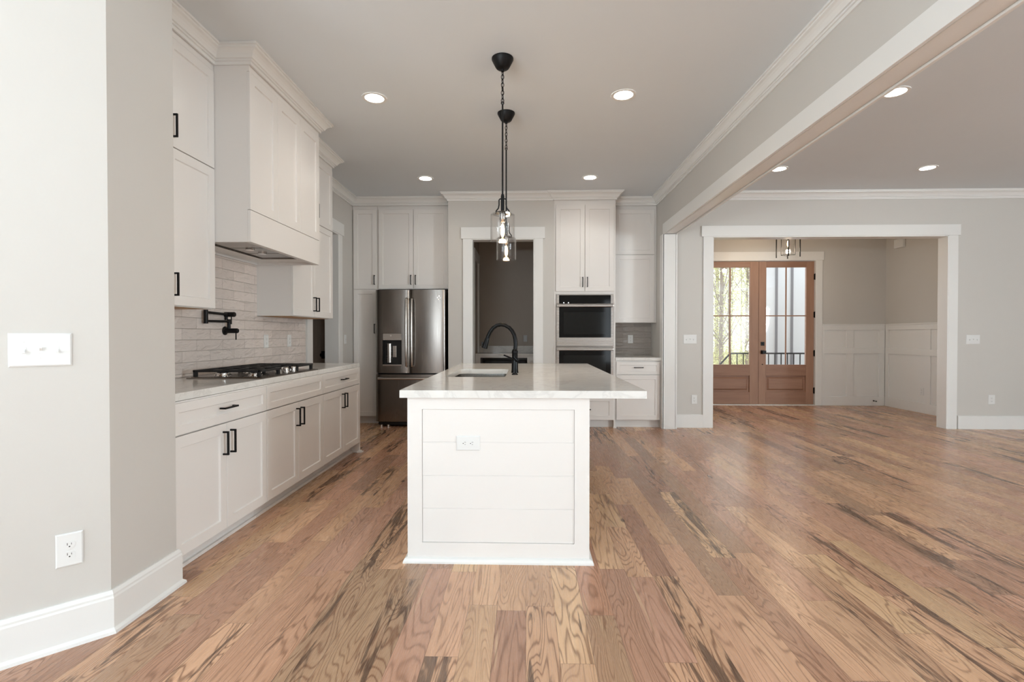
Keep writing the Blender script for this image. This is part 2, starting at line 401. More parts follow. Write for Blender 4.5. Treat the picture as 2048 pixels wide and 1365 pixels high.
# hall beyond left doorway
struct('wall_hall', MB().box(-4.2, -2.50, 6.60, 6.70, 0, H).box(-4.2, -2.50, 4.6, 4.7, 0, H).box(-4.3, -4.2, 4.6, 6.7, 0, H), M['dark_room'])

# ------------------------------------------------------------------ trim: crowns, baseboards, casings
CR = [(0, 0), (.092, 0), (.092, -.015), (.082, -.016), (.080, -.026), (.066, -.032), (.052, -.044), (.042, -.058), (.036, -.072), (.025, -.073), (.025, -.084), (.014, -.085), (.013, -.104), (.0, -.104)]
path = [(-2.03, 2.362), (-2.03, 3.22), (-1.795, 3.22), (-1.795, 4.31), (-2.03, 4.31), (-2.03, 5.21), (XW, 5.21), (XW, 6.74), (-1.02, 6.74), (-1.02, 6.54), (.364, 6.54), (.364, 6.52), (1.16, 6.52), (1.16, 6.83), (1.77, 6.83), (1.77, -3.6)]
struct('trim_3', MB().sweep(CR, path, H-.001), M['trim'])
struct('trim_4', MB().sweep(CR, [(1.92, -3.6), (1.92, YL), (9.49, YL)], H-.001), M['trim'])
BBH = .172
BB = [(0, 0), (.030, 0), (.028, .012), (.019, .020), (.017, .022), (.017, BBH-.03), (.014, BBH-.022), (.014, BBH-.014), (.007, BBH), (0, BBH)]
struct('baseboard_near_left', MB().sweep(BB, [(cB.x, cB.y), (cA.x, cA.y), (cA.x, 2.362), (cA.x-.05, 2.362)], 0), M['trim'])
BB2 = [(0, 0), (.018, 0), (.018, .165), (.012, .172), (0, .172)]
struct('baseboard_living_left', MB().sweep(BB2, [(1.941, YL), (2.317, YL)], 0), M['trim'])
struct('baseboard_living_right', MB().sweep(BB2, [(5.562, YL), (9.5, YL)], 0), M['trim'])
def casing(name, x0, x1, y, top, cw=.105, hh=.15, ear=.025, depth=.12, jamb=.02, right=True, left=True):
    m = MB()
    if left: m.box(x0-cw, x0, y-.02, y-.0005, 0, top)
    if right: m.box(x1, x1+cw, y-.02, y-.0005, 0, top)
    m.box(x0-cw-ear, x1+cw+ear, y-.026, y-.0005, top, top+hh)
    # jambs and head
    m.box(x0-.003, x0+jamb*.7, y-.018, y+depth+.018, 0, top); m.box(x1-jamb*.7, x1+.003, y-.018, y+depth+.018, 0, top); m.box(x0, x1, y-.018, y+depth+.018, top-jamb*.7, top+.003)
    return struct(name, m, M['trim'], bevel=.002)
casing('trim_6', -.712, .11, 6.54, 2.47, .112)
casing('trim_7', 2.425, 5.425, YL, 2.495, .118, .138)
fc = casing('trim_8', 3.07, 4.985, YF, 2.50, .105, .146, .02, .1, .01)
# left doorway casing (facing +x)
m = MB()
for a, b in ((5.30, 5.42), (6.21, 6.33)): m.box(XW+.0005, XW+.02, a, b, 0, 2.48)
m.box(XW+.0005, XW+.026, 5.275, 6.375, 2.48, 2.63)
m.box(-2.52, XW+.018, 5.416, 5.434, 0, 2.48); m.box(-2.52, XW+.018, 6.196, 6.214, 0, 2.48); m.box(-2.52, XW+.018, 5.42, 6.21, 2.466, 2.482)
struct('trim_9', m, M['trim'], bevel=.002)
# foyer wainscot
def wains(name, ax, a, b, stiles, face, sgn):
    m = MB()
    def bx(u0, u1, z0, z1, t):
        if ax == 'x': m.box(u0, u1, face-t, face-.0005, z0, z1)
        else: m.box(face-t, face-.0005, u0, u1, z0, z1)
    bx(a, b, 0, 1.385, .006)
    bx(a, b, 0, .155, .024); bx(a, b, 1.30, 1.385, .024); bx(a, b, 1.385, 1.402, .034); bx(a, b, .895, .99, .023)
    for s0, s1 in stiles: bx(s0, s1, .155, 1.30, .022)
    return struct(name, m, M['trim'], bevel=.002)
wains('trim_10', 'x', 5.0915, 6.145, [(5.0915, 5.13), (5.50, 5.62), (6.05, 6.145)], YF, -1)
wains('trim_11', 'y', 6.745, 8.735, [(6.75, 6.84), (7.78, 7.88), (8.66, 8.735)], 6.17, -1)
# pantry inner door casing on left side
m = MB().box(-.80, -.775, 7.55, 7.66, 0, 2.39).box(-.80, -.775, 8.24, 8.35, 0, 2.39).box(-.80, -.77, 7.53, 8.37, 2.39, 2.53)
struct('trim_12', m, M['trim'])

# ------------------------------------------------------------------ front doors
def leaf(name, x0, x1, gx0, gx1, knob):
    d = struct(name, MB().box(x0, gx0, YF+.02, YF+.065, .012, 2.487).box(gx1, x1, YF+.02, YF+.065, .012, 2.487), M['door_v'], bevel=.002)
    MB().box(gx0+.0005, gx1-.0005, YF+.02, YF+.065, .012, .226).box(gx0+.0005, gx1-.0005, YF+.02, YF+.065, .51, .70).box(gx0+.0005, gx1-.0005, YF+.02, YF+.065, 2.385, 2.487).build('rail', M['door_h'], d, bevel=.002)
    p = MB(); p.rings([[(gx0, YF+.055, .226), (gx1, YF+.055, .226), (gx1, YF+.055, .51), (gx0, YF+.055, .51)],
                       [(gx0, YF+.046, .226), (gx1, YF+.046, .226), (gx1, YF+.046, .51), (gx0, YF+.046, .51)],
                       [(gx0+.03, YF+.046, .256), (gx1-.03, YF+.046, .256), (gx1-.03, YF+.046, .48), (gx0+.03, YF+.046, .48)],
                       [(gx0+.055, YF+.028, .281), (gx1-.055, YF+.028, .281), (gx1-.055, YF+.028, .455), (gx0+.055, YF+.028, .455)]])
    p.build('panel', M['door_h'], d)
    MB().box(gx0+.001, gx1-.001, YF+.041, YF+.046, .701, 2.384).build('glass', M['glass'], d)
    xm = (gx0+gx1)/2
    MB().box(xm-.011, xm+.011, YF+.026, YF+.0405, .70, 2.385).box(gx0, gx1, YF+.027, YF+.040, 1.537, 1.557).build('muntin', M['door_v'], d, bevel=.002)
    return d
dl = leaf('door_1', 3.085, 4.026, 3.205, 3.878, None)
dr = leaf('door_2', 4.031, 4.970, 4.156, 4.838, None)
MB().box(4.065, 4.125, YF+.008, YF+.0205, 1.03, 1.095).box(4.085, 4.105, YF-.008, YF+.008, 1.05, 1.075).build('deadbolt', M['black'], dr, bevel=.002)
k = MB().box(4.065, 4.125, YF+.008, YF+.0205, .885, .95); k.box(4.075, 4.115, YF-.035, YF+.008, .895, .94); k.box(4.068, 4.13, YF-.05, YF-.028, .89, .945)
k.build('door_knob', M['black'], dr, bevel=.003)
MB().lathe([(.009, YF+.0205), (.009, YF+.012), (.003, YF+.010)], (4.095, 0, .705), 12, 'y').build('bolt_hole_cover', M['black'], dr)
for z in (2.22, 1.565, .90, .255):
    MB().box(4.962, 4.982, YF+.008, YF+.0195, z-.05, z+.05).tube([(4.978, YF+.004, z-.055), (4.978, YF+.004, z+.055)], .007, 8).build('hinge', M['black'], dr)
struct('trim_13', MB().box(3.07, 4.985, YF-.02, YF+.10, 0, .011), M['trim'])
# pantry-hall door seen through left doorway
d3 = struct('door_3', MB().box(-3.42, -2.60, 6.555, 6.597, .01, 2.40), M['dark_room'])
for z0, z1 in ((.2, .8), (1.0, 1.5), (1.62, 2.25)):
    p = MB(); p.shaker(-3.30, -2.72, z0, z1, 6.555, .006, .04, .005); p.build('panel', M['dark_room'], d3)
MB().box(-2.71, -2.64, 6.545, 6.5545, .90, 1.0).lathe([(.012, 6.545), (.012, 6.51), (.028, 6.50), (.030, 6.48), (.02, 6.465)], (-2.675, 0, .95), 16, 'y').build('door_knob', M['black'], d3)

# ------------------------------------------------------------------ cabinets
def cab(name, label, cat, group, loc, rz, wd, dp, z0, z1, fronts, toe=0, sides=None):
    t = thing(name, label, cat, (loc[0], loc[1], loc[2] if len(loc) > 2 else 0), rz, group)
    b = MB()
    if toe:
        b.box(0, wd, .002, dp, toe, z1)
        b.build('carcass', M['cab'], t, bevel=.001)
        MB().box(0, wd, .07, .085, 0, toe-.0005).box(0, wd, .055, .0695, 0, .018).build('toe_kick', M['cab'], t)
    else:
        b.box(0, wd, .002, dp, z0, z1); b.build('carcass', M['cab'], t, bevel=.001)
    for f in fronts:
        kind, x0, x1, a, c, h = f[:6]
        d = MB().shaker(x0, x1, a, c, 0, .02, f[6] if len(f) > 6 else .057).build(kind, M['cab'], t)
        if h: MB().pull(h[0], h[1], h[2], h[3], -.02).build('handle', M['black'], d, bevel=.0012)
    return t
R90 = PI/2
XF = -1.73  # carcass front of base run, doors reach -1.71
G = .0018
def base3(i, y0, y1, label, handle=True):
    w_ = y1-y0; mid = w_/2
    fr = [('drawer', G, w_-G, .715, .872, (mid, .80, .13, False) if handle else None, .045),
          ('door', G, mid-G, .108, .708, (mid-.035, .60, .135, True)),
          ('door', mid+G, w_-G, .108, .708, (mid+.035, .60, .135, True))]
    return cab('base_cabinet', label, 'cabinet', 'base cabinets along the left wall', (XF, y0), R90, w_, .625, 0, .879, fr, toe=.105)
base3(0, 2.365, 3.248, 'white base cabinet nearest the camera on the left wall, wide drawer above two doors')
base3(1, 3.250, 4.166, 'white base cabinet under the cooktop with a handleless false drawer front', False)
b3 = base3(2, 4.168, 5.095, 'white base cabinet at the far end of the left run, beside the doorway')
MB().box(.928, .948, -.015, .625, 0, .879).box(.915, .965, -.045, .01, 0, .012).box(.922, .956, -.03, .0, .012, .022).build('end_panel', M['cab'], b3, bevel=.001)
tag(MB().box(-2.358, -1.735, 2.363, 5.165, .8805, .92).build('countertop', M['quartz'], bevel=.003, origin=True), 'long white quartz countertop on the left base cabinets, holding the cooktop', 'countertop')

def upper(name, label, y0, y1, handles_low):
    w_ = y1-y0; mid = w_*(.5)
    fr = [('door', G, mid-G, 1.385, 2.292, (mid-.035, 1.505, .135, True)), ('door', mid+G, w_-G, 1.385, 2.292, (mid+.035, 1.505, .135, True)),
          ('door', G, mid-G, 2.298, 2.925, (mid-.035, 2.415, .135, True)), ('door', mid+G, w_-G, 2.298, 2.925, (mid+.035, 2.415, .135, True))]
    t = cab(name, label, 'cabinet', 'wall cabinets beside the range hood', (-2.05, y0), R90, w_, .308, 1.38, H-.001, fr)
    MB().box(0, w_, -.016, .002, 2.928, H-.002).build('frieze', M['cab'], t)
    MB().box(.018, w_-.018, .02, .30, 1.3785, 1.3795).build('underside', M['underside'], t)
    return t
upper('wall_cabinet', 'tall white wall cabinet left of the range hood, nearest the camera, two tiers of doors', 2.365, 3.2185, True)
upper('wall_cabinet', 'white two-tier wall cabinet right of the range hood, above the backsplash outlets', 4.3115, 5.208, True)

# range hood
hd = thing('range_hood', 'boxed white paneled range hood with steel insert above the cooktop', 'range hood', (-1.815, 3.22, 1.82), R90)
hw = 1.09; zb = 1.82
b = MB(); ZT = H-.001-zb
b.box(0, hw, 0, .02, 0, ZT).box(0, .02, .02, .543, 0, ZT).box(hw-.02, hw, .02, .543, 0, ZT).box(.02, hw-.02, .52, .543, 0, ZT)
b.box(.02, hw-.02, .02, .52, .06, .075)
b.build('hood_box', M['cab'], hd)
MB().box(0, hw, -.02, -.0005, 0, .208).build('lower_band', M['cab'], hd, bevel=.0015)
pw = hw/3
for i in range(3): MB().shaker(i*pw+(G if i else 0), (i+1)*pw-G, .212, 2.925-zb, -.0005, .0195, .062).build('panel', M['cab'], hd)
MB().box(0, hw, -.016, -.0005, 2.928-zb, ZT-.001).build('frieze', M['cab'], hd)
ins = MB().box(.05, .78, .02, .33, .02, .055).box(.05, .78, .02, .03, .004, .02).box(.05, .78, .32, .33, .004, .02).box(.05, .06, .03, .32, .004, .02).box(.77, .78, .03, .32, .004, .02)
it = ins.build('hood_insert', M['steel'], hd)
MB().box(.02, hw-.02, .335, .52, .02, .03).box(.785, hw-.02, .02, .335, .02, .03).build('soffit', M['cab'], hd)
for i in range(3): MB().box(.07+i*.235, .29+i*.235, .05, .30, .012, .0195).build('baffle_filter', M['steel_dark'], it, bevel=.002)
for x_ in (.33, .50): MB().lathe([(.03, .002), (.03, .012)], (x_, .17, 0), 16).build('hood_lamp', M['chrome'], it)

# pantry + fridge surround (rear wall)
cab('pantry_cabinet', 'narrow tall white pantry cabinet between the left wall and the fridge', 'cabinet', None, (-2.358, 6.76), 0, .335, .378, 0, H-.002,
    [('door', .015, .33, .108, 1.828, (.305, 1.30, .13, True)), ('door', .015, .33, 1.838, 2.915, (.305, 1.96, .13, True))], toe=.1)
t = cab('fridge_cabinet', 'white two-door wall cabinet above the refrigerator', 'cabinet', None, (-2.021, 6.76), 0, .998, .378, 1.835, H-.002,
    [('door', .022, .494, 1.84, 2.915, (.465, 1.96, .13, True)), ('door', .499, .968, 1.84, 2.915, (.528, 1.96, .13, True))])
# oven tower
t = thing('oven_cabinet', 'tall white cabinet tower framing the double wall oven', 'cabinet', (.366, 6.54, 0))
o = MB().box(0, .02, 0, .598, .0, H-.002).box(.775, .795, 0, .598, 0, H-.002).box(.02, .775, .002, .598, 1.745, H-.002).box(.02, .775, .002, .598, .10, .425).box(.02, .775, .58, .598, .425, 1.745)
o.box(.02, .026, .002, .02, .425, 1.745).box(.769, .775, .002, .02, .425, 1.745).build('carcass', M['cab'], t, bevel=.001)
MB().box(.02, .775, .07, .085, 0, .0995).box(.77, .81, -.012, .02, 0, .018).box(0, .025, -.012, .02, 0, .018).build('toe_kick', M['cab'], t)
for a, b_, hx in ((.022, .395, .367), (.400, .773, .428)):
    d = MB().shaker(a, b_, 1.782, 2.903, 0).build('door', M['cab'], t); MB().pull(hx, 1.90, .13, True, -.02).build('handle', M['black'], d, bevel=.001)
d = MB().shaker(.022, .773, .108, .41, 0).build('drawer', M['cab'], t); MB().pull(.40, .245, .15, False, -.02).build('handle', M['black'], d, bevel=.001)
# corner base + uppers
cab('base_cabinet', 'small white base cabinet between the oven tower and the cased post', 'cabinet', None, (1.1625, 6.56), 0, .6055, .578, 0, .879,
    [('drawer', .015, .575, .70, .862, (.30, .79, .12, False), .04), ('door', .015, .575, .108, .692, None)], toe=.1)
tag(MB().box(1.162, 1.769, 6.53, 7.139, .8805, .92).build('countertop', M['quartz'], bevel=.003, origin=True), 'short white quartz countertop between the oven tower and the post', 'countertop')
t = cab('wall_cabinet', 'white two-tier wall cabinet over the short countertop right of the ovens', 'cabinet', None, (1.1625, 6.85), 0, .6055, .288, 1.38, H-.002,
    [('door', .045, .575, 1.383, 2.298, None), ('door', .045, .575, 2.306, 2.915, None)])
# backsplashes
struct('wall_tile_left', MB().box(XW+.0005, XW+.008, 2.37, 3.2185, .921, 1.377).box(XW+.0005, XW+.008, 3.2185, 4.3115, .921, 1.819).box(XW+.0005, XW+.008, 4.3115, 5.27, .921, 1.377), M['tile_y'])
struct('wall_tile_back', MB().box(1.162, 1.769, 7.131, 7.1395, .921, 1.379), M['tile_x_shaded'])

# ------------------------------------------------------------------ island
IX0, IX1, IY0, IY1 = -.631, .335, 2.64, 5.09
isl = thing('kitchen_island', 'white kitchen island base with a shiplap end panel, standing on the oak floor', 'island', ((IX0+IX1)/2, (IY0+IY1)/2, 0))
MB().box(IX0, IX0+.02, IY0+.03, IY1, .0, .879).box(IX1-.02, IX1, IY0+.03, IY1, 0, .879).box(IX0+.02, IX1-.02, IY1-.02, IY1, 0, .879).build('carcass', M['cab'], isl, world=True)
fx0, fx1, fz0, fz1 = -.553, .256, .104, .817
MB().box(IX0, fx0, IY0, IY0+.029, 0, .879).box(fx1, IX1, IY0, IY0+.029, 0, .879).box(fx0, fx1, IY0, IY0+.029, 0, fz0).box(fx0, fx1, IY0, IY0+.029, fz1, .879).build('end_frame', M['cab'], isl, world=True)
zs = [fz0, .286, .463, .640, fz1]
sb = MB()
for a, b_ in zip(zs, zs[1:]): sb.box(fx0+.001, fx1-.001, IY0+.006, IY0+.02, a+.0014, b_-.0014)
sb.box(fx0, fx1, IY0+.0095, IY0+.029, fz0, fz1)
sb.build('shiplap_panel', M['cab'], isl, world=True, bevel=.0012)
SHOE = [(0, 0), (.022, 0), (.021, .010), (.014, .022), (.004, .028), (0, .028)]
MB().sweep(SHOE, [(IX0-.0, IY1), (IX0, IY0), (IX1, IY0), (IX1, IY1)], 0).build('shoe_moulding', M['trim'], isl, world=True)
# worktop with sink cut-out
def rrect(x0, x1, y0, y1, r, z, n=6):
    pts = []
    for cx, cy, a0 in ((x1-r, y1-r, 0), (x0+r, y1-r, PI/2), (x0+r, y0+r, PI), (x1-r, y0+r, 1.5*PI)):
        for k in range(n+1): a = a0+PI/2*k/n; pts.append((cx+r*math.cos(a), cy+r*math.sin(a), z))
    return pts
SX0, SX1, SY0, SY1 = -.565, -.145, 3.46, 4.27
def slab_hole(outer, inner, z0, z1):
    m = MB(); bm = m.bm
    def loop(pts, z):
        vs = [bm.verts.new((p[0], p[1], z)) for p in pts]; return vs, [bm.edges.new((vs[i], vs[(i+1) % len(vs)])) for i in range(len(vs))]
    T = {}
    for z in (z0, z1):
        vo, eo = loop(outer, z); vi, ei = loop(inner, z)
        bmesh.ops.triangle_fill(bm, edges=eo+ei, use_beauty=True); T[z] = (vo, vi)
    for j in (0, 1):
        a, b_ = T[z0][j], T[z1][j]
        for i in range(len(a)): bm.faces.new([a[i], a[(i+1) % len(a)], b_[(i+1) % len(a)], b_[i]])
    return m
wt = slab_hole(rrect(-.668, .629, 2.612, 5.135, .006, 0, 2), rrect(SX0, SX1, SY0, SY1, .06, 0), .8805, .92).build('countertop', M['quartz'], origin=True)
tag(wt, 'veined white quartz island top overhanging on the right, cut out for the sink', 'countertop')
bs = MB(); e = .004
bs.rings([rrect(SX0-.02, SX1+.02, SY0-.02, SY1+.02, .07, .8795), rrect(SX0-e, SX1+e, SY0-e, SY1+e, .062, .8795), rrect(SX0-e, SX1+e, SY0-e, SY1+e, .062, .70),
          rrect(SX0+.02, SX1-.02, SY0+.02, SY1-.02, .05, .675), rrect(SX0+.16, SX1-.16, SY0+.3, SY1-.3, .03, .672)], (False, True))
sk = bs.build('kitchen_sink', M['steel_sink'], smooth=True, origin=True)
tag(sk, 'undermount stainless steel sink basin in the island top', 'sink')
MB().lathe([(.045, .002), (.045, .006), (.03, .004)], ((SX0+SX1)/2-sk.location.x, (SY0+SY1)/2-sk.location.y, .672-sk.location.z), 20).build('drain', M['chrome'], sk)
# faucet
FX, FY = -.086, 3.863
fa = thing('kitchen_faucet', 'black high-arc pull-down faucet on the island beside the sink', 'faucet', (FX, FY, .92))
MB().lathe([(.0285, 0), (.0285, .006), (.0265, .012), (.0255, .05), (.0235, .09), (.0225, .11), (.0225, .15), (.0240, .155), (.0240, .165), (.020, .175), (.0155, .182)], n=28).build('faucet_body', M['black_gloss'], fa, smooth=True)
arc = [(.003, 0, .175), (.006, 0, .22), (.003, 0, .26), (-.006, 0, .295), (-.022, 0, .325), (-.045, 0, .350), (-.075, 0, .367), (-.108, 0, .373), (-.140, 0, .366), (-.168, 0, .346), (-.190, 0, .318), (-.205, 0, .286), (-.214, 0, .262)]
MB().tube(arc, .0155, 14).build('spout', M['black_gloss'], fa, smooth=True)
MB().tube([(-.212, 0, .268), (-.216, 0, .255), (-.222, 0, .235), (-.229, 0, .215), (-.236, 0, .192), (-.237, 0, .189)], [.0155, .018, .020, .0225, .0245, .020], 16).box(-.257, -.240, -.008, .008, .205, .238).build('spray_head', M['black_gloss'], fa, smooth=True)
MB().tube([(.0, -.018, .120), (.024, -.024, .095)], .013, 12).tube([(.03, -.026, .089), (-.02, -.03, .112), (-.085, -.034, .138)], [.008, .0065, .0055], 10).build('lever', M['black_gloss'], fa, smooth=True)
tag(MB().lathe([(.023, 0), (.023, .005), (.018, .009), (.016, .012), (.0, .013)], (-.082, 3.665, .92), 24).build('air_switch_button', M['black_gloss'], smooth=True, origin=True), 'small round black button on the island top in front of the faucet', 'button')

# ------------------------------------------------------------------ cooktop
CY0, CY1, CX0, CX1 = 3.26, 4.155, -2.26, -1.748
ck = thing('gas_cooktop', 'stainless five-burner gas cooktop with black grates on the left countertop', 'cooktop', ((CX0+CX1)/2, (CY0+CY1)/2, .9205))
MB().box(CX0, CX1, CY0, CY1, .9205, .928).box(CX0+.02, CX1-.02, CY0+.02, CY1-.02, .928, .931).build('tray', M['steel_dark'], ck, world=True, bevel=.002)
cyc = (CY0+CY1)/2
for bx_, by_, r in ((-2.12, 3.44, .045), (-1.89, 3.44, .038), (-2.05, cyc, .058), (-2.12, 3.97, .045), (-1.89, 3.97, .038)):
    bo = MB().lathe([(r*1.25, .931), (r*1.2, .937), (r, .939), (r, .946), (r*.95, .948), (0, .948)], (bx_, by_, 0), 24).build('burner', M['chrome'], ck, world=True, smooth=True)
    MB().lathe([(r*.8, .948), (r*.82, .953), (r*.6, .956), (0, .956)], (bx_, by_, 0), 24).build('burner_cap', M['iron'], bo, world=True, smooth=True)
def grate(y0, y1, x0, x1):
    g = MB(); z = .972; h = .010
    for xx in (x0, x1-.014): g.box(xx, xx+.014, y0, y1, z-h, z+.004)
    for yy in (y0, y1-.014): g.box(x0, x1, yy, yy+.014, z-h, z+.004)
    for k in range(1, 4): xx = x0+(x1-x0)*k/4; g.box(xx-.006, xx+.006, y0, y1, z-h, z+.002)
    ym = (y0+y1)/2; g.box(x0, x1, ym-.006, ym+.006, z-h, z+.002)
    for xx in (x0+.012, x1-.012):
        for yy in (y0+.012, y1-.012): g.prism([(xx-.011, yy-.011), (xx+.011, yy-.011), (xx+.011, yy+.011), (xx-.011, yy+.011)], .931, z)
    g.build('grate', M['iron'], ck, world=True, bevel=.002)
grate(CY0+.03, CY0+.315, CX0+.025, CX1-.03); grate(CY0+.32, CY1-.32, CX0+.025, CX1-.15); grate(CY1-.315, CY1-.03, CX0+.025, CX1-.03)
for ky, kx in ((cyc-.115, -1.80), (cyc-.06, -1.835), (cyc, -1.80), (cyc+.06, -1.835), (cyc+.115, -1.80)):
    MB().lathe([(.021, .931), (.021, .936), (.017, .938), (.0165, .962), (.0145, .966), (0, .966)], (kx, ky, 0), 20).box(kx-.018, kx+.018, ky-.004, ky+.004, .955, .972).build('knob', M['chrome'], ck, world=True, smooth=True)

# ------------------------------------------------------------------ pot filler
PY = 3.84
pf = thing('pot_filler', 'folded matte black pot filler faucet on the tiled wall over the cooktop', 'faucet', (XW+.008, PY, 1.245))
X0 = XW+.0085
MB().lathe([(.034, X0), (.034, X0+.006), (.03, X0+.009)], (0, PY, 1.245), 24, 'x').build('wall_flange', M['black'], pf, world=True, smooth=True)
MB().lathe([(.019, X0+.008), (.019, -2.25), (.016, -2.246)], (0, PY, 1.245), 20, 'x').tube([(-2.318, PY, 1.25), (-2.318, PY, 1.335)], .013, 14).build('valve_body', M['black'], pf, world=True, smooth=True)
MB().tube([(-2.262, PY, 1.235), (-2.262, PY, 1.175)], .0045, 8).build('lever', M['black'], pf, world=True)
MB().tube([(-2.318, PY, 1.318), (-2.318, 3.56, 1.314)], .0095, 12).tube([(-2.318, 3.56, 1.295), (-2.318, 3.56, 1.395)], .0150, 14).tube([(-2.318, 3.56, 1.378), (-2.318, 3.82, 1.372)], .0095, 12).build('arm', M['black'], pf, world=True, smooth=True)
MB().lathe([(.019, -2.345), (.019, -2.27), (.0165, -2.266)], (0, 3.835, 1.372), 20, 'x').tube([(-2.335, 3.835, 1.36), (-2.335, 3.835, 1.33)], .011, 12).build('spout_valve', M['black'], pf, world=True, smooth=True)
MB().tube([(-2.295, 3.835, 1.36), (-2.295, 3.835, 1.296)], .0042, 8).build('lever', M['black'], pf, world=True)

# ------------------------------------------------------------------ refrigerator
fx0_, fx1_ = -1.972, -1.056; FYF = 6.50
fr = thing('refrigerator', 'dark stainless french-door refrigerator with ice dispenser, under white cabinets', 'refrigerator', ((fx0_+fx1_)/2, 6.8, 0))
MB().box(fx0_+.01, fx1_-.004, 6.585, 7.12, .06, 1.80).build('cabinet_body', M['fridge_side'], fr, world=True)
MB().box(fx0_+.02, fx1_-.02, 6.56, 6.60, .025, .06).build('toe_grille', M['fridge_side'], fr, world=True)
for xx in (fx0_+.06, fx0_+.15, fx1_-.06): MB().lathe([(.018, 0), (.018, .028)], (xx, 6.56, 0), 12).build('foot', M['chrome'], fr, world=True)
def bow(x0, x1, z0, z1, hole=None):
    """door skin slightly bowed toward the room; side returns black"""
    m = MB(); n = 14; rows = []
    def yf(x):
        u = (x-x0)/(x1-x0); e = min(u, 1-u)
        return FYF+.0+.012*(2*u-1)**2+(.012*(1-e/.04)**2 if e < .04 else 0)
    xs = [x0+(x1-x0)*k/n for k in range(n+1)]
    xs = sorted(set(xs+[x0+.004, x0+.012, x1-.012, x1-.004]+([hole[0], hole[1]] if hole else [])))
    prof = [(x, yf(x)) for x in xs]+[(x1, 6.583), (x0, 6.583)]
    if not hole:
        m.prism(prof, z0, z1)
    else:
        zz = [z0, hole[2], hole[3], z1]
        for a in range(3):
            for i in range(len(xs)-1):
                if a == 1 and hole[0]-1e-6 <= xs[i] and xs[i+1] <= hole[1]+1e-6: continue
                m.face([(xs[i], yf(xs[i]), zz[a]), (xs[i+1], yf(xs[i+1]), zz[a]), (xs[i+1], yf(xs[i+1]), zz[a+1]), (xs[i], yf(xs[i]), zz[a+1])])
        ya, yb = yf(x0), 6.583
        m.face([(x0, ya, z0), (x0, yb, z0), (x0, yb, z1), (x0, ya, z1)]); m.face([(x1, yf(x1), z0), (x1, yb, z0), (x1, yb, z1), (x1, yf(x1), z1)])
        m.face([(x0, yb, z0), (x1, yb, z0), (x1, yb, z1), (x0, yb, z1)])
        for z in (z0, z1): m.bm.faces.new([m.bm.verts.new((x, y, z)) for x, y in prof])
        bmesh.ops.remove_doubles(m.bm, verts=m.bm.verts, dist=1e-5)
    return m
xm = -1.522
dL = bow(fx0_, xm-.003, .715, 1.806, (-1.880, -1.628, .805, 1.235)).build('door', M['steel_dark'], fr, world=True, smooth=True)
dR = bow(xm+.003, fx1_, .715, 1.806).build('door', M['steel_dark'], fr, world=True, smooth=True)
dF = bow(fx0_, fx1_, .075, .695).build('freezer_drawer', M['steel_dark'], fr, world=True, smooth=True)
for hx, dd in ((xm-.036, dL), (xm+.036, dR)):
    pts = [(hx, FYF-.004, 1.69), (hx, FYF-.035, 1.68), (hx, FYF-.050, 1.62), (hx, FYF-.058, 1.30), (hx, FYF-.056, 1.0), (hx, FYF-.045, .86), (hx, FYF-.03, .81), (hx, FYF+.002, .805)]
    MB().tube(pts, .0155, 12).build('handle', M['steel'], dd, world=True, smooth=True)
MB().tube([(fx0_+.04, FYF+.01, .645), (fx0_+.045, FYF-.045, .645), (fx1_-.045, FYF-.045, .645), (fx1_-.04, FYF+.01, .645)], .0165, 12).build('handle', M['steel'], dF, world=True, smooth=True)
dsp = MB().box(-1.879, -1.629, 6.508, 6.52, 1.145, 1.234).build('dispenser_panel', M['steel'], dL, world=True, bevel=.002)
rc = MB().box(-1.879, -1.629, 6.565, 6.575, .806, 1.145).box(-1.879, -1.872, 6.515, 6.565, .806, 1.145).box(-1.636, -1.629, 6.515, 6.565, .806, 1.145).build('dispenser_recess', M['fridge_side'], dL, world=True)
MB().lathe([(.035, 0), (.035, .25)], (-1.80, 6.545, .85), 16).build('water_nozzle', M['steel'], rc, world=True, smooth=True)
MB().box(-1.755, -1.705, 6.535, 6.545, .92, 1.07).build('paddle', M['steel'], rc, world=True, bevel=.003)
MB().box(-1.876, -1.625, 6.490, 6.565, .806, .828).build('drip_tray', M['steel'], dL, world=True, bevel=.003)
MB().lathe([(.012, 6.507), (.012, 6.5075), (.009, 6.5075)], (-1.77, 0, 1.205), 16, 'y').build('emblem', M['chrome'], dL, world=True)
em = MB(); em.loop_tube([(-1.136+.022*math.cos(a), 6.5035, 1.70+.022*math.sin(a)) for a in [2*PI*k/20 for k in range(20)]], .0022)
em.build('emblem', M['chrome'], dR, world=True)

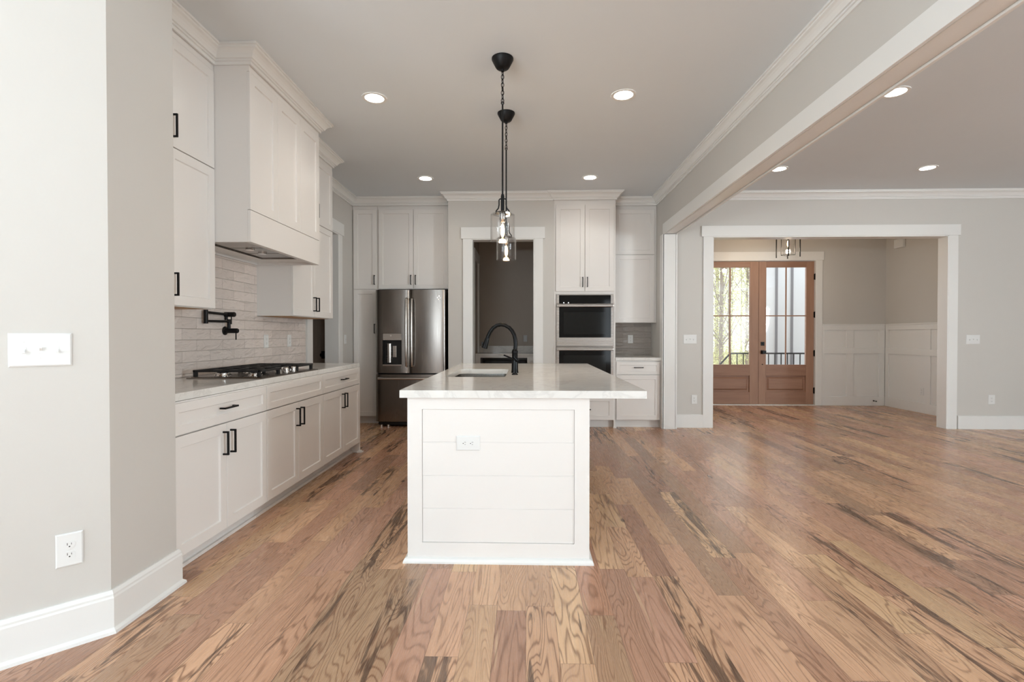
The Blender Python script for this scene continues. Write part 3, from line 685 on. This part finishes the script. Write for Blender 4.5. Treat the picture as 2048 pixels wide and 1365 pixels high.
# ------------------------------------------------------------------ double wall oven
ov = thing('double_wall_oven', 'stainless double wall oven with black glass doors, built into the white tower', 'oven', (.77, 6.53, .43))
OX0, OX1 = .394, 1.134; OY = 6.535
MB().box(OX0, OX1, 6.545, 7.05, .43, 1.74).build('oven_box', M['steel_dark'], ov, world=True)
MB().box(OX0, OX1, OY-.005, 6.5445, 1.622, 1.742).build('control_fascia', M['steel_oven'], ov, world=True, bevel=.002)
cp = MB().box(.430, 1.100, OY-.008, OY-.0052, 1.622, 1.732).build('control_panel', M['black_glass'], ov, world=True)
for xx in (.492, .552): MB().lathe([(.006, OY-.0085), (.006, OY-.0082)], (xx, 0, 1.633), 12, 'y').build('indicator', M['icon'], cp, world=True)
def odoor(z0, z1, zg0, zg1, zh):
    d = MB().box(OX0, OX1, OY-.022, 6.5445, z0, z1).build('oven_door', M['steel_oven'], ov, world=True, bevel=.003)
    g = MB().box(.430, 1.100, OY-.0245, OY-.0222, zg0, zg1).build('glass_panel', M['black_glass'], d, world=True)
    MB().box(.49, 1.035, OY-.0252, OY-.0246, zg0+.045, zg1-.085).build('window', M['window_glass_dark'], g, world=True)
    h = MB().box(OX0+.005, OX1-.005, OY-.075, OY-.058, zh-.017, zh+.017)
    for xx in (OX0+.02, OX1-.045): h.box(xx, xx+.025, OY-.06, OY-.0222, zh-.012, zh+.012)
    h.build('handle', M['steel_oven'], d, world=True, bevel=.006, seg=3)
odoor(1.068, 1.614, 1.180, 1.595, 1.592); odoor(.436, 1.056, .548, 1.035, 1.030)

# ------------------------------------------------------------------ pendants
def pendant(x, y, label):
    p = thing('pendant_light', label, 'pendant light', (x, y, 1.842), 0, 'pendant lights over the island')
    zc = H-.001-1.842
    MB().lathe([(.073, zc), (.073, zc-.008), (.062, zc-.03), (.045, zc-.062), (.035, zc-.070), (.012, zc-.074), (.010, zc-.088), (0, zc-.088)], n=32).build('canopy', M['black'], p, smooth=True)
    ch = MB(); z = zc-.080; i = 0; LL = .034
    while z-LL > 2.765-1.842-.01:
        pts = []
        for k in range(14):
            a = 2*PI*k/14; u = .0085*math.cos(a); v = (LL/2-.001)*math.sin(a)
            pts.append((u, 0, z-LL/2+v) if i % 2 else (u*.5, u*.87, z-LL/2+v))
        ch.loop_tube(pts, .0026); z -= LL-.0075; i += 1
    ch.tube([(0.004, .003, zc-.08), (-.003, .004, zc-.16), (.003, 0, zc-.24), (0, 0, z)], .0022, 6)
    ch.build('chain', M['black'], p, smooth=True)
    MB().loop_tube([(.009*math.cos(a), 0, z-.006+.009*math.sin(a)) for a in [2*PI*k/14 for k in range(14)]], .003).tube([(0, 0, z-.014), (0, 0, 2.12-1.842)], .0058, 12).lathe([(.009, 2.16-1.842), (.012, 2.145-1.842), (.012, 2.05-1.842)], n=14).build('rod', M['black'], p, smooth=True)
    y0 = 2.125-1.842
    br = MB()
    for s_ in (-1, 1): br.tube([(s_*.0, 0, y0+.004), (s_*.018, 0, y0+.004), (s_*.024, 0, y0-.004), (s_*.0235, 0, y0-.035), (s_*.028, 0, y0-.058), (s_*.044, 0, y0-.078), (s_*.044, 0, y0-.092)], .0045, 8)
    br.lathe([(.05, y0-.094), (.05, y0-.088), (.02, y0-.084), (.0, y0-.084)], n=28); br.build('bracket', M['black'], p, smooth=True)
    r = .082; zt = 2.028-1.842
    MB().lathe([(.045, zt), (r-.01, zt), (r, zt-.008), (r, .004), (r-.0025, 0), (r-.005, .004), (r-.005, zt-.011), (r-.013, zt-.004), (.045, zt-.004)], n=48, cap=(False, False)).build('glass_shade', M['shade_glass'], p, smooth=True)
    MB().lathe([(.022, zt+.004), (.022, zt-.035), (.018, zt-.045), (.015, zt-.055)], n=20).build('socket', M['steel_dark'], p, smooth=True)
    bl = MB().lathe([(.012, zt-.05), (.013, zt-.065), (.020, zt-.09), (.026, zt-.115), (.026, zt-.135), (.018, zt-.16), (.008, zt-.172), (.003, zt-.178)], n=24).build('bulb', M['shade_glass'], p, smooth=True)
    MB().lathe([(.003, zt-.066), (.009, zt-.080), (.013, zt-.105), (.012, zt-.135), (.004, zt-.155)], n=14).build('filament', M['filament'], bl, smooth=True)
    d = bpy.data.lights.new('bulb_light', 'POINT'); d.energy = 4; d.color = (1, .72, .42); d.shadow_soft_size = .03
    l = bpy.data.objects.new('bulb_light', d); COL.objects.link(l); l.parent = p; l.location = (0, 0, zt-.20)
pendant(-.158, 3.376, 'black pendant with clear glass cylinder nearer the camera, hanging over the sink')
pendant(-.166, 4.20, 'black glass cylinder pendant farther back, partly behind the nearer one')

# foyer lantern
lt = thing('foyer_lantern', 'black open-cage ceiling lantern with a lit glass cylinder in the foyer', 'ceiling light', (3.915, 7.6, 2.375))
f = MB()
for r_, n_ in ((.155, 4),):
    for k_ in range(4):
        a = PI/4+k_*PI/2+.35; f.box(r_*math.cos(a)-.006, r_*math.cos(a)+.006, r_*math.sin(a)-.006, r_*math.sin(a)+.006, .0, .36)
for k_ in range(4):
    a = k_*PI/2+.35+PI/4; b_ = a+PI/2
    for z in (.35,): f.tube([(.155*math.cos(a), .155*math.sin(a), z), (.155*math.cos(b_), .155*math.sin(b_), z)], .007, 6)
    f.box(.09*math.cos(a)-.004, .09*math.cos(a)+.004, .09*math.sin(a)-.004, .09*math.sin(a)+.004, .03, .36)
    f.tube([(.09*math.cos(a), .09*math.sin(a), .035), (.09*math.cos(b_), .09*math.sin(b_), .035)], .004, 6)
    f.tube([(0, 0, .355), (.155*math.cos(a), .155*math.sin(a), .355)], .006, 6)
f.build('cage', M['black'], lt)
MB().lathe([(.01, .35), (.01, .62), (.06, .625), (.065, .6935)], n=20).build('stem', M['black'], lt, smooth=True)
MB().lathe([(.075, .03), (.075, .30)], n=32, cap=(False, False)).build('glass_shade', M['shade_glass'], lt, smooth=True)
bl = MB().lathe([(.012, .34), (.014, .26), (.026, .215), (.026, .19), (.010, .15), (.002, .145)], n=20).build('bulb', M['shade_glass'], lt, smooth=True)
MB().lathe([(.004, .25), (.013, .22), (.013, .18), (.004, .165)], n=12).build('filament', M['filament'], bl, smooth=True)
d = bpy.data.lights.new('lantern_light', 'POINT'); d.energy = 14; d.color = (1, .80, .58); d.shadow_soft_size = .04
l = bpy.data.objects.new('lantern_light', d); COL.objects.link(l); l.parent = lt; l.location = (0, 0, .11)

# recessed lights
def can(x, y, label, e=9):
    t = thing('recessed_light', label, 'ceiling light', (x, y, H), 0, 'recessed ceiling lights')
    MB().lathe([(.095, -.0005), (.095, -.005), (.085, -.007), (.072, -.004), (.072, -.0015)], n=32, cap=(False, False)).build('trim_ring', M['trim'], t, smooth=True)
    MB().lathe([(.0725, -.0012), (.0725, -.0032), (.0, -.0034)], n=32).build('lens', M['lamp'], t)
    d = bpy.data.lights.new('downlight', 'SPOT'); d.energy = e; d.color = (1, .89, .77); d.spot_size = 2.5; d.spot_blend = .9; d.shadow_soft_size = .07
    l = bpy.data.objects.new('downlight', d); COL.objects.link(l); l.parent = t; l.location = (0, 0, -.02)
can(-1.187, 3.906, 'lit recessed ceiling light nearest the range hood')
can(.753, 3.911, 'lit recessed kitchen ceiling light near the beam, nearer the camera')
can(-1.191, 5.915, 'lit recessed ceiling light in front of the refrigerator cabinets')
can(.753, 5.932, 'lit recessed ceiling light in front of the oven tower')
can(2.821, 3.922, 'lit recessed living room ceiling light beside the beam, nearer the camera')
can(2.825, 5.689, 'small lit recessed light partly hidden behind the beam, farther back')
can(4.456, 5.701, 'lit recessed living room ceiling light in front of the foyer opening')

# ------------------------------------------------------------------ wall plates
def plate(name, label, cat, loc, rz, w_, h_, kind, gangs=1, rot=0, group=None, mat='plastic'):
    """faces local -y, centred on loc"""
    t = thing(name, label, cat, loc, rz, group); t.rotation_euler = (0, rot, rz)
    MB().rings([[(x, 0, z) for x, z in ((-w_/2, -h_/2), (w_/2, -h_/2), (w_/2, h_/2), (-w_/2, h_/2))], [(x, -.003, z) for x, z in ((-w_/2, -h_/2), (w_/2, -h_/2), (w_/2, h_/2), (-w_/2, h_/2))],
                [(x, -.0065, z) for x, z in ((-w_/2+.005, -h_/2+.005), (w_/2-.005, -h_/2+.005), (w_/2-.005, h_/2-.005), (-w_/2+.005, h_/2-.005))]]).build('cover_plate', M[mat], t)
    gx = [(i-(gangs-1)/2)*.046 for i in range(gangs)]
    for i, x in enumerate(gx):
        if kind == 'switch':
            up = 1 if i == 1 and gangs > 2 else -1
            MB().box(x-.006, x+.006, -.0075, -.0064, -.013, .013).rings([[(x-.004, -.007, up*-.004), (x+.004, -.007, up*-.004), (x+.004, -.007, up*.008), (x-.004, -.007, up*.008)], [(x-.0035, -.019, up*.006), (x+.0035, -.019, up*.006), (x+.0035, -.019, up*.012), (x-.0035, -.019, up*.012)]]).build('toggle', M[mat], t, bevel=.0006)
            for z in (-.030, .030): MB().lathe([(.0028, -.0062), (.0028, -.0074), (.001, -.0078)], (x, 0, z), 8, 'y').build('screw', M['plastic'], t)
        else:
            for z in (-.0195, .0195):
                r = MB(); pts = []
                for k in range(24):
                    a = 2*PI*k/24; pts.append((x+.0165*math.cos(a), max(-.0135, min(.0135, .0165*math.sin(a)))))
                r.rings([[(px, -.0064, z+pz) for px, pz in pts], [(px, -.0085, z+pz) for px, pz in pts]])
                r = r.build('receptacle', M[mat], t)
                MB().box(x-.0072, x-.0054, -.0088, -.0084, z-.001, z+.008).box(x+.0050, x+.0066, -.0088, -.0084, z, z+.007).lathe([(.0026, -.0084), (.0026, -.0088)], (x, 0, z-.0065), 8, 'y').build('slots', M['slot'], r)
            MB().lathe([(.0028, -.0062), (.0028, -.0074), (.001, -.0078)], (x, 0, 0), 8, 'y').build('screw', M['plastic'], t)
    return t
def on45(d): return (cA.x+a45.x*d+.0007, cA.y+a45.y*d-.0007)
p = on45(.201); plate('light_switch', 'triple white toggle switch plate on the angled near left wall', 'light switch', (p[0], p[1], 1.155), PI/4, .176, .125, 'switch', 3, group='light switches')
p = on45(.126); plate('wall_outlet', 'white duplex outlet low on the angled near left wall', 'outlet', (p[0], p[1], .376), PI/4, .082, .130, 'outlet', group='wall outlets')
plate('light_switch', 'white switch plate on the grey wall between the left doorway and the pantry cabinet', 'light switch', (XW+.0005, 6.46, 1.158), R90, .075, .12, 'switch', 1, group='light switches')
plate('wall_outlet', 'white outlet in the left tile backsplash, nearer the cooktop', 'outlet', (XW+.0085, 4.46, 1.156), R90, .075, .118, 'outlet', group='wall outlets')
plate('wall_outlet', 'white outlet in the left tile backsplash, nearer the doorway', 'outlet', (XW+.0085, 4.90, 1.156), R90, .075, .118, 'outlet', group='wall outlets')
plate('wall_outlet', 'outlet in the small tile backsplash right of the ovens', 'outlet', (1.48, 7.1305, 1.155), 0, .073, .118, 'outlet', group='wall outlets')
plate('light_switch', 'triple switch plate on the grey wall between the post and the foyer opening', 'light switch', (2.143, YL-.0005, 1.158), 0, .172, .12, 'switch', 3, group='light switches')
plate('wall_outlet', 'white outlet above the baseboard between the post and the foyer opening', 'outlet', (2.20, YL-.0005, .37), 0, .073, .118, 'outlet', group='wall outlets')
plate('light_switch', 'wide switch plate on the living room wall right of the foyer opening', 'light switch', (5.75, YL-.0005, 1.155), 0, .172, .12, 'switch', 3, group='light switches')
bpy.context.view_layer.update()
plate('wall_outlet', 'white outlet above the baseboard right of the foyer opening', 'outlet', (5.99, YL-.0005, .38), 0, .085, .125, 'outlet', group='wall outlets')
plate('wall_outlet', 'white outlet on the foyer wainscot panel, right wall', 'outlet', (6.1635, 7.95, .335), -R90, .073, .118, 'outlet', group='wall outlets')
plate('wall_outlet', 'horizontal white outlet on the shiplap island end', 'outlet', (-.307, IY0+.0055, .636), 0, .078, .127, 'outlet', rot=R90, group='wall outlets')
tag(MB().box(-.045, .02, 8.488, 8.4995, 1.10, 1.21).box(-.03, .005, 8.478, 8.489, 1.12, 1.19).build('wall_outlet', M['foil'], bevel=.004, origin=True), 'outlet under clear wrap on the pantry back wall above the counter', 'outlet', 'wall outlets')

# door chime box + door stop in foyer
bx = thing('door_chime', 'white door chime box high on the right foyer wall', 'door chime', (6.169, 8.42, 2.65), 0)
MB().box(-.05, 0, -.10, .10, 0, .15).build('cover', M['plastic'], bx, bevel=.012, seg=3)
MB().box(-.052, -.0502, -.07, .07, .03, .036).box(-.052, -.0502, -.07, .07, .05, .056).build('grille', M['plastic'], bx)
ds = thing('door_stop', 'small black door stop on the foyer baseboard', 'door stop', (5.96, YF-.024, .085))
MB().lathe([(.012, -.0005), (.012, -.006), (.005, -.008), (.005, -.06)], n=12, axis='y').build('rod', M['black'], ds, smooth=True)
MB().lathe([(.009, -.06), (.009, -.075), (.006, -.078)], n=12, axis='y').build('tip', M['black'], ds, smooth=True)

# pantry interior counter
pc = thing('pantry_base_cabinet', 'taupe-shaded base cabinet with an open bay inside the dark pantry', 'cabinet', (-.3, 8.2, 0))
MB().box(-.799, -.72, 7.86, 8.48, 0, .879).box(.02, .19, 7.86, 8.48, 0, .879).box(-.72, .02, 7.86, 8.48, .855, .879).box(-.72, .02, 7.86, 8.48, 0, .40).build('carcass', M['cab'], pc, world=True)
MB().shaker(.03, .19, .11, .85, 7.86, .02, .04).build('door', M['cab'], pc, world=True)
tag(MB().box(-.799, .199, 7.83, 8.499, .880, .92).box(-.799, .199, 8.48, 8.499, .92, 1.03).build('countertop', M['quartz'], origin=True, bevel=.002), 'shaded quartz counter with a short upstand inside the pantry', 'countertop')
ap = thing('undercounter_appliance', 'steel-topped appliance with a black front edge in the pantry cabinet bay', 'appliance', (-.35, 8.1, .401))
MB().box(-.64, -.01, 7.90, 8.40, .401, .80).build('casing', M['steel'], ap, world=True, bevel=.004)
MB().box(-.66, 0, 7.865, 7.899, .41, .812).build('front', M['black'], ap, world=True, bevel=.004)

# ------------------------------------------------------------------ unseen rear window frames, added around the openings that admit the area lights
for i, (a, b_) in enumerate(((-3.0, -1.2), (2.55, 3.15), (5.0, 6.6))):
    m = MB(); z0, z1 = .28, 2.42
    for q in (a, (a+b_)/2-.03, b_-.06): m.box(q, q+.06, -3.70, -3.66, z0, z1)
    m.box(a, b_, -3.70, -3.66, z0, z0+.06).box(a, b_, -3.70, -3.66, z1-.06, z1)
    struct('window_%d' % (i+1), m, M['trim'])

# ------------------------------------------------------------------ outside the front door
struct('ground_outside', MB().box(-10, 30, 8.98, 60, -.9, -.8), M['ground'])
struct('porch_floor', MB().box(2.2, 7.5, 8.905, 10.9, -.12, -.03), M['concrete'])
pw_ = struct('wall_porch_side', MB().box(4.93, 7.6, 10.6, 10.75, -.8, 3.3), M['siding'])
bt = MB()
for xx in (5.20, 5.52, 6.12): bt.box(xx, xx+.045, 10.58, 10.5995, -.8, 3.3)
bt.build('batten', M['siding_line'], pw_)
rl = thing('porch_railing', 'dark metal porch railing with thin balusters outside the front door', 'railing', (4.6, 10.2, -.03))
MB().box(4.12, 5.75, 10.18, 10.215, .83, .86).tube([(4.12, 10.2, .845), (3.85, 10.2, .55)], .018, 8).tube([(4.12, 10.2, .05), (3.85, 10.2, -.2)], .012, 8).box(4.12, 5.75, 10.185, 10.21, .05, .07).build('top_rail', M['iron'], rl, world=True)
xx = 4.12
while xx < 5.76:
    MB().box(xx, xx+.016, 10.19, 10.206, -.03 if abs((xx-4.12) % .8) < .01 else .05, .83).build('baluster', M['iron'], rl, world=True); xx += .125
def tree(x, y, h, r, label, leafm, lean, nl):
    t = thing('forest_tree', label, 'tree', (x, y, -.8), 0, 'trees beyond the front door')
    tr = MB().tube([(0, 0, 0), (lean*.3, .1, h*.3), (lean*.2, 0, h*.6), (lean, .2, h)], [r, r*.8, r*.55, r*.15], 8)
    for k in range(12):
        z = h*random.uniform(.15, .85); a = random.uniform(0, 2*PI); L_ = random.uniform(.5, 1.1)
        tr.tube([(lean*z/h, 0, z), (lean*z/h+L_*.5*math.cos(a), L_*.5*math.sin(a), z+L_*.6), (lean*z/h+L_*math.cos(a), L_*math.sin(a), z+L_*1.5)], [r*.35, r*.22, r*.08], 5)
    tr.build('trunk', M['bark'], t, smooth=True)
    lf = MB()
    for k in range(nl):
        z = h*random.uniform(.04, .9)**1.25; a = random.uniform(0, 2*PI); q = 1.15*random.uniform(.02, 1)**.6
        c = Vector((lean*z/h+q*math.cos(a), q*math.sin(a), z)); u = Vector((random.gauss(0, 1), random.gauss(0, 1), random.gauss(0, 1))).normalized()
        v = u.cross(Vector((random.gauss(0, 1), random.gauss(0, 1), random.gauss(0, 1)))).normalized(); s_ = random.uniform(.018, .05)
        lf.face([c-u*s_, c+v*s_*.5, c+u*s_, c-v*s_*.5])
    lf.build('foliage', leafm, t)
LB = ['slim pale trunk nearest the left door glass', 'spring tree just behind the nearest slim trunk, outside', 'thin tree at the right of the left door glass', 'tree at the left edge of the door glass', 'leafy tree in the second row of the woods',
      'middle tree in the second row of the woods', 'right tree in the second row of the woods', 'left tree in the third row of the woods', 'centre tree in the third row of the woods', 'right tree in the third row of the woods',
      'left tree in the far row of the woods', 'inner tree in the far row of the woods', 'outer tree in the far row of the woods', 'rightmost tree in the far row of the woods']
TR = [(6.35, 16.5, 9, .07, .15), (7.6, 18.8, 10, .05, -.1), (9.6, 22.0, 9, .06, .1), (7.0, 21.6, 9, .05, .1),
      (9.4, 24.2, 8, .07, .1), (11.4, 26.2, 8, .06, 0), (13.4, 29, 8, .07, .1), (11.4, 30, 8.5, .07, 0), (13.2, 32.5, 8, .07, .1), (16, 35, 8, .08, 0),
      (13.9, 37, 10, .09, 0), (16.6, 39, 9, .09, 0), (19.4, 42, 9, .09, 0), (17, 45, 10, .1, 0)]
for i, (x, y, h, r, ln) in enumerate(TR): tree(x, y, h, r, LB[i], M['leaf'] if i % 3 else M['leaf2'], ln, 2500 if i < 4 else 4500)
